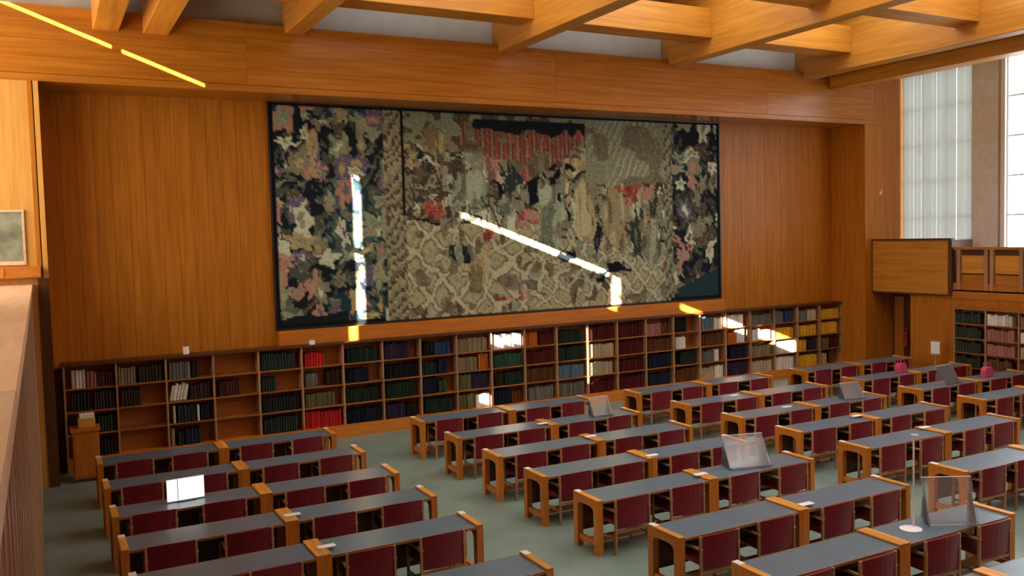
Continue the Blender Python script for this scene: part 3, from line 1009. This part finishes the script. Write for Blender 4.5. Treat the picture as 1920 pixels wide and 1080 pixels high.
def make_chair(x, y, rz, label):
    c = thing('armchair', label, 'chair', (x, y, 0), rz, 'burgundy chairs at the reading desks')
    link('backrest', CH['back'], c); link('seat', CH['seat'], c)
    link('front_rail', CH['front'], c); link('rear_rail', CH['rear'], c)
    for s in (-1, 1):
        xx = s * (CW / 2 - .018)
        link('leg', CH['bl'], c, (xx, 0, 0)); link('leg', CH['fl'], c, (xx, 0, 0))
        link('armrest', CH['arm'], c, (xx, 0, 0)); link('side_rail', CH['side'], c, (xx, 0, 0))
    return c


def project(P):
    d = Vector(P) - Vector((0, 0, EYE))
    zc = d.dot(fw)
    return 960 + F_PX * d.dot(r2) / zc, 540 - F_PX * d.dot(u2) / zc, zc


def in_view(x0, x1, y0, y1, z0, z1):
    us, vs_ = [], []
    for x in (x0, x1):
        for yv in (y0, y1):
            for z in (z0, z1):
                u, v, zc = project((x, yv, z))
                if zc < .3:
                    continue
                us.append(u); vs_.append(v)
    return us and min(us) < 1935 and max(us) > -15 and min(vs_) < 1095 and max(vs_) > -15


ROWY = [17.00, 15.25, 13.63, 12.14, 10.66, 8.90, 7.37, 5.85]
BLOCKS = [('left', .70), ('middle', 6.60), ('right', 11.97), ('far right', 17.25)]
for bi, (bn, x0) in enumerate(BLOCKS):
    for ri, yr in enumerate(ROWY):
        if bn == 'far right' and ri == 0:
            pass
        for di in range(2):
            xd = x0 + di * DW
            if not in_view(xd, xd + DW, yr - DD, yr, .6, .78):
                continue
            lab = 'grey topped oak desk, %s half of %s row from the bookcase, %s desk block' % (['left', 'right'][di], ORD[ri], bn)
            make_desk(xd, yr, lab, [0.0] if di == 0 else [DW - PT])
            for ci, cx in enumerate((.555, 1.50)):
                rnd = random.Random(bi * 1000 + ri * 100 + di * 10 + ci)
                px = xd + cx + rnd.uniform(-.035, .035)
                py = yr - DD - rnd.uniform(.03, .12)
                rz_ = rnd.uniform(-.035, .035)
                if not in_view(px - .3, px + .3, py, py + .4, 0, .77):
                    continue
                make_chair(px, py, rz_, 'burgundy chair, %s from left in %s row from the bookcase, %s desk block' % (ORD[di * 2 + ci], ORD[ri], bn))

ZT = DH + .0005
# white plates near the desk joints
pt_m = MB().box(-.11, .11, -.05, .05, 0, .018).mesh('desk_plate', M['white'], 0.005)
plates = [(2.83, 11.74, 'left', 3), (2.87, 10.28, 'left', 4), (8.50, 14.80, 'middle', 1), (8.66, 13.35, 'middle', 2), (8.73, 11.62, 'middle', 3), (8.64, 10.30, 'middle', 4),
          (8.83, 8.40, 'middle', 5), (13.55, 14.98, 'right', 1), (13.55, 13.40, 'right', 2), (13.85, 11.88, 'right', 3), (14.02, 10.50, 'right', 4)]
for (x, yv, bn, ri) in plates:
    on_cap = any(abs(x - (x0 + DW)) < .25 for n_, x0 in BLOCKS if n_ == bn)
    tag(link('desk_plate', pt_m, None, (x, yv, DH + (.0305 if on_cap else .0005))),
        'small flat white plate on the %s row of the %s desk block' % (ORD[ri], bn), 'plate', 'white plates on the desks')

# tall slim lamp pole on a white base
lp = thing('pole_lamp', 'tall slim pale pole on a flat white base, on the nearest middle desks', 'lamp', (9.20, 7.08, ZT))
MB().lathe([(.13, 0), (.13, .015), (.10, .022), (.02, .03)], 0, 0, 20).obj('base', M['white'], lp)
MB().cyl((0.05, 0, .02), (0.05, 0, 1.15), .011, .011, 10).obj('pole', M['plate'], lp)
MB().box(.035, .065, -.06, .03, 1.15, 1.17).obj('lamp_head', M['white'], lp)


# clear acrylic stands
def bookstand(x, yv, rz_, label, w=.62, h=.48, tilt=.55):
    s = thing('acrylic_stand', label, 'stand', (x, yv, ZT), rz_, 'clear acrylic stands')
    a = (0, .02, 0.02)
    mb = MB()
    c_, s_ = math.cos(tilt), math.sin(tilt)
    y0, z0 = -.12, .03
    mb.prism([(y0, z0), (y0 + .008, z0), (y0 + h * s_ + .008, z0 + h * c_), (y0 + h * s_, z0 + h * c_)], 'x', -w / 2, w / 2)
    mb.obj('sheet', M['acrylic'], s)
    MB().box(-w / 2, w / 2, y0 - .07, y0 + .002, z0 - .008, z0).obj('lip', M['acrylic'], s)
    for sx in (-w / 2 + .02, w / 2 - .028):
        MB().prism([(y0 - .02, 0), (y0 + h * s_ + .06, 0), (y0 + h * s_ + .012, z0 + h * c_ - .02), (y0 + .012, z0 - .004)], 'x', sx, sx + .008).obj('side_support', M['acrylic'], s)
    # pale strip along the top edge of the sheet
    MB().box(-w / 2, w / 2, y0 + h * s_ - .002, y0 + h * s_ + .012, z0 + h * c_ - .002, z0 + h * c_ + .006).obj('top_edge', M['plate'], s)
    return s


bookstand(9.62, 10.36, -.25, 'large clear acrylic stand on the middle desks below the tapestry right end', .70, .52)
bookstand(9.80, 7.00, -.5, 'clear acrylic stand beside the slim pole on the nearest desk', .62, .56, .35)
bookstand(9.95, 14.95, -.1, 'small clear acrylic stand on a far middle desk', .45, .40)
bookstand(15.35, 13.30, -.2, 'clear acrylic stand on a right block desk', .50, .36)
bookstand(18.6, 13.30, .1, 'clear acrylic stand on a far right desk', .60, .45)

# lit computer screen on the left desks
mo = thing('computer_monitor', 'bright white lit screen standing on the left desks', 'monitor', (1.71, 13.37, ZT), .06)
MB().box(-.13, .13, -.02, .12, 0, .012).obj('foot', M['black'], mo)
MB().box(-.025, .025, .0455, .07, .012, .26).obj('stand', M['black'], mo)
MB().box(-.262, .262, .02, .045, .012, .335).obj('housing', M['white'], mo)
sc_ = MB().box(-.255, .255, .016, .0195, .02, .328).obj('screen', M['screen'], mo)
MB().box(-.115, -.105, .0155, .0160, .02, .328).obj('page_fold', M['grey_top'], sc_)

# cabinet at the left end of the bookcase
cb = thing('side_cabinet', 'small upright wood cabinet in the left corner by the bookcase', 'cabinet', (.36, 18.45, 0))
MB().box(.03, .49, .03, .45, .06, .96).obj('body', M['desk_z'], cb)
MB().box(0, .52, 0, .48, .96, 1.01).obj('top_board', M['desk_x'], cb)
MB().box(.05, .47, .012, .03, .10, .93).obj('door', M['desk_z'], cb)
MB().box(.05, .47, .05, .43, 0, .06).obj('plinth', M['dark_wood'], cb)
tag(MB().box(.50, .80, 18.55, 18.80, 1.011, 1.20).obj('storage_box', M['yellow'], None, .01), 'yellow card box on the corner cabinet', 'box')
tag(MB().box(.53, .79, 18.56, 18.78, 1.201, 1.27).obj('folder', M['paper'], None, .004), 'white folder lying on the yellow box', 'folder')

# small things on top of the bookcase
k1 = thing('sign_holder', 'small pale card holder on the bookcase left of the tapestry', 'sign', (2.62, 19.45, BT + .051))
MB().prism([(-.05, 0), (.05, 0), (.01, .16), (-.01, .16)], 'x', -.06, .06).obj('card', M['plate'], k1)
MB().box(-.07, .07, -.06, .06, 0, .006).obj('base', M['acrylic'], k1)
k2 = thing('sign_holder', 'tiny white card on the bookcase top below tapestry left corner', 'sign', (5.25, 19.31, BT + .051))
MB().prism([(-.02, 0), (.02, 0), (.006, .10), (-.006, .10)], 'x', -.06, .06).obj('card', M['white'], k2)

# fire extinguisher in the recess
fx = thing('fire_extinguisher', 'red fire extinguisher hanging in the recess under the balcony', 'extinguisher', (XW - .46, 17.90, .78))
MB().lathe([(.055, 0), (.075, .02), (.075, .42), (.06, .47), (.025, .50), (.025, .55)], 0, 0, 16).obj('cylinder', M['red'], fx)
MB().cyl((0, 0, .55), (0, 0, .60), .02).obj('valve', M['metal'], fx)
MB().box(-.07, .02, -.012, .012, .60, .62).obj('handle', M['black'], fx)
MB().cyl((-.03, 0, .57), (-.09, 0, .30), .012).obj('hose', M['black'], fx)
MB().box(.07, .112, -.03, .03, .2, .3).obj('bracket', M['metal'], fx)

# white notice on a stand
ns = thing('notice_stand', 'white notice on a wooden stand in front of the panel under the balcony', 'notice', (21.75, 15.95, 0), -1.2)
MB().box(-.16, .16, -.12, .12, 0, .03).obj('base', M['dark_wood'], ns)
MB().box(-.02, .02, -.015, .015, .03, 1.0).obj('post', M['chair_wood'], ns)
MB().box(-.13, .13, -.03, -.012, .86, 1.26).obj('board', M['chair_wood'], ns)
MB().box(-.11, .11, -.034, -.0305, .90, 1.23).obj('sheet', M['paper'], ns)

# small wall sensor
se = thing('wall_sensor', 'small pale brass fitting on the wood wall beside the window', 'wall fitting', (22.56, YF - .002, 5.50))
MB().box(-.04, .04, -.02, 0, -.08, .08).obj('back_plate', M['plate'], se)
MB().lathe([(.03, 0), (.035, .03), (.02, .06)], 0, -.045, 10).obj('bulb', M['metal'], se)


# bags on the far desks
def bag(x, yv, mat, label, w=.34, h=.24):
    b = thing('bag', label, 'bag', (x, yv, ZT))
    MB().prism([(-w / 2, 0), (w / 2, 0), (w / 2 - .02, h * .7), (w / 2 - .08, h), (-w / 2 + .08, h), (-w / 2 + .02, h * .7)], 'y', -.07, .07).obj('body', mat, b, 0.01)
    for s in (-.05, .05):
        MB().prism([(-.07, h - .01), (-.055, h - .01), (-.04, h + .10), (.04, h + .10), (.055, h - .01), (.07, h - .01), (.052, h + .118), (-.052, h + .118)], 'y', s - .006, s + .006).obj('handle', mat, b)
    return b


bag(19.05, 14.95, M['pink'], 'pink bag on the far right desks near the door')
bag(20.1, 13.35, M['pink'], 'pink bag on the second visible row of far right desks')


def mat_checker():
    mt, nt, bs = new_mat('spotted_cloth')
    N, L = nt.nodes, nt.links
    tc = N.new("ShaderNodeTexCoord"); ck = N.new("ShaderNodeTexChecker"); ck.inputs['Scale'].default_value = 18
    ck.inputs[1].default_value = (.02, .02, .02, 1); ck.inputs[2].default_value = (.5, .48, .42, 1)
    L.new(tc.outputs['Object'], ck.inputs['Vector']); L.new(ck.outputs[0], bs.inputs['Base Color'])
    bs.inputs['Roughness'].default_value = .8
    return mt


bag(19.6, 11.85, mat_checker(), 'black and white spotted bag at the right picture edge', .42, .32)
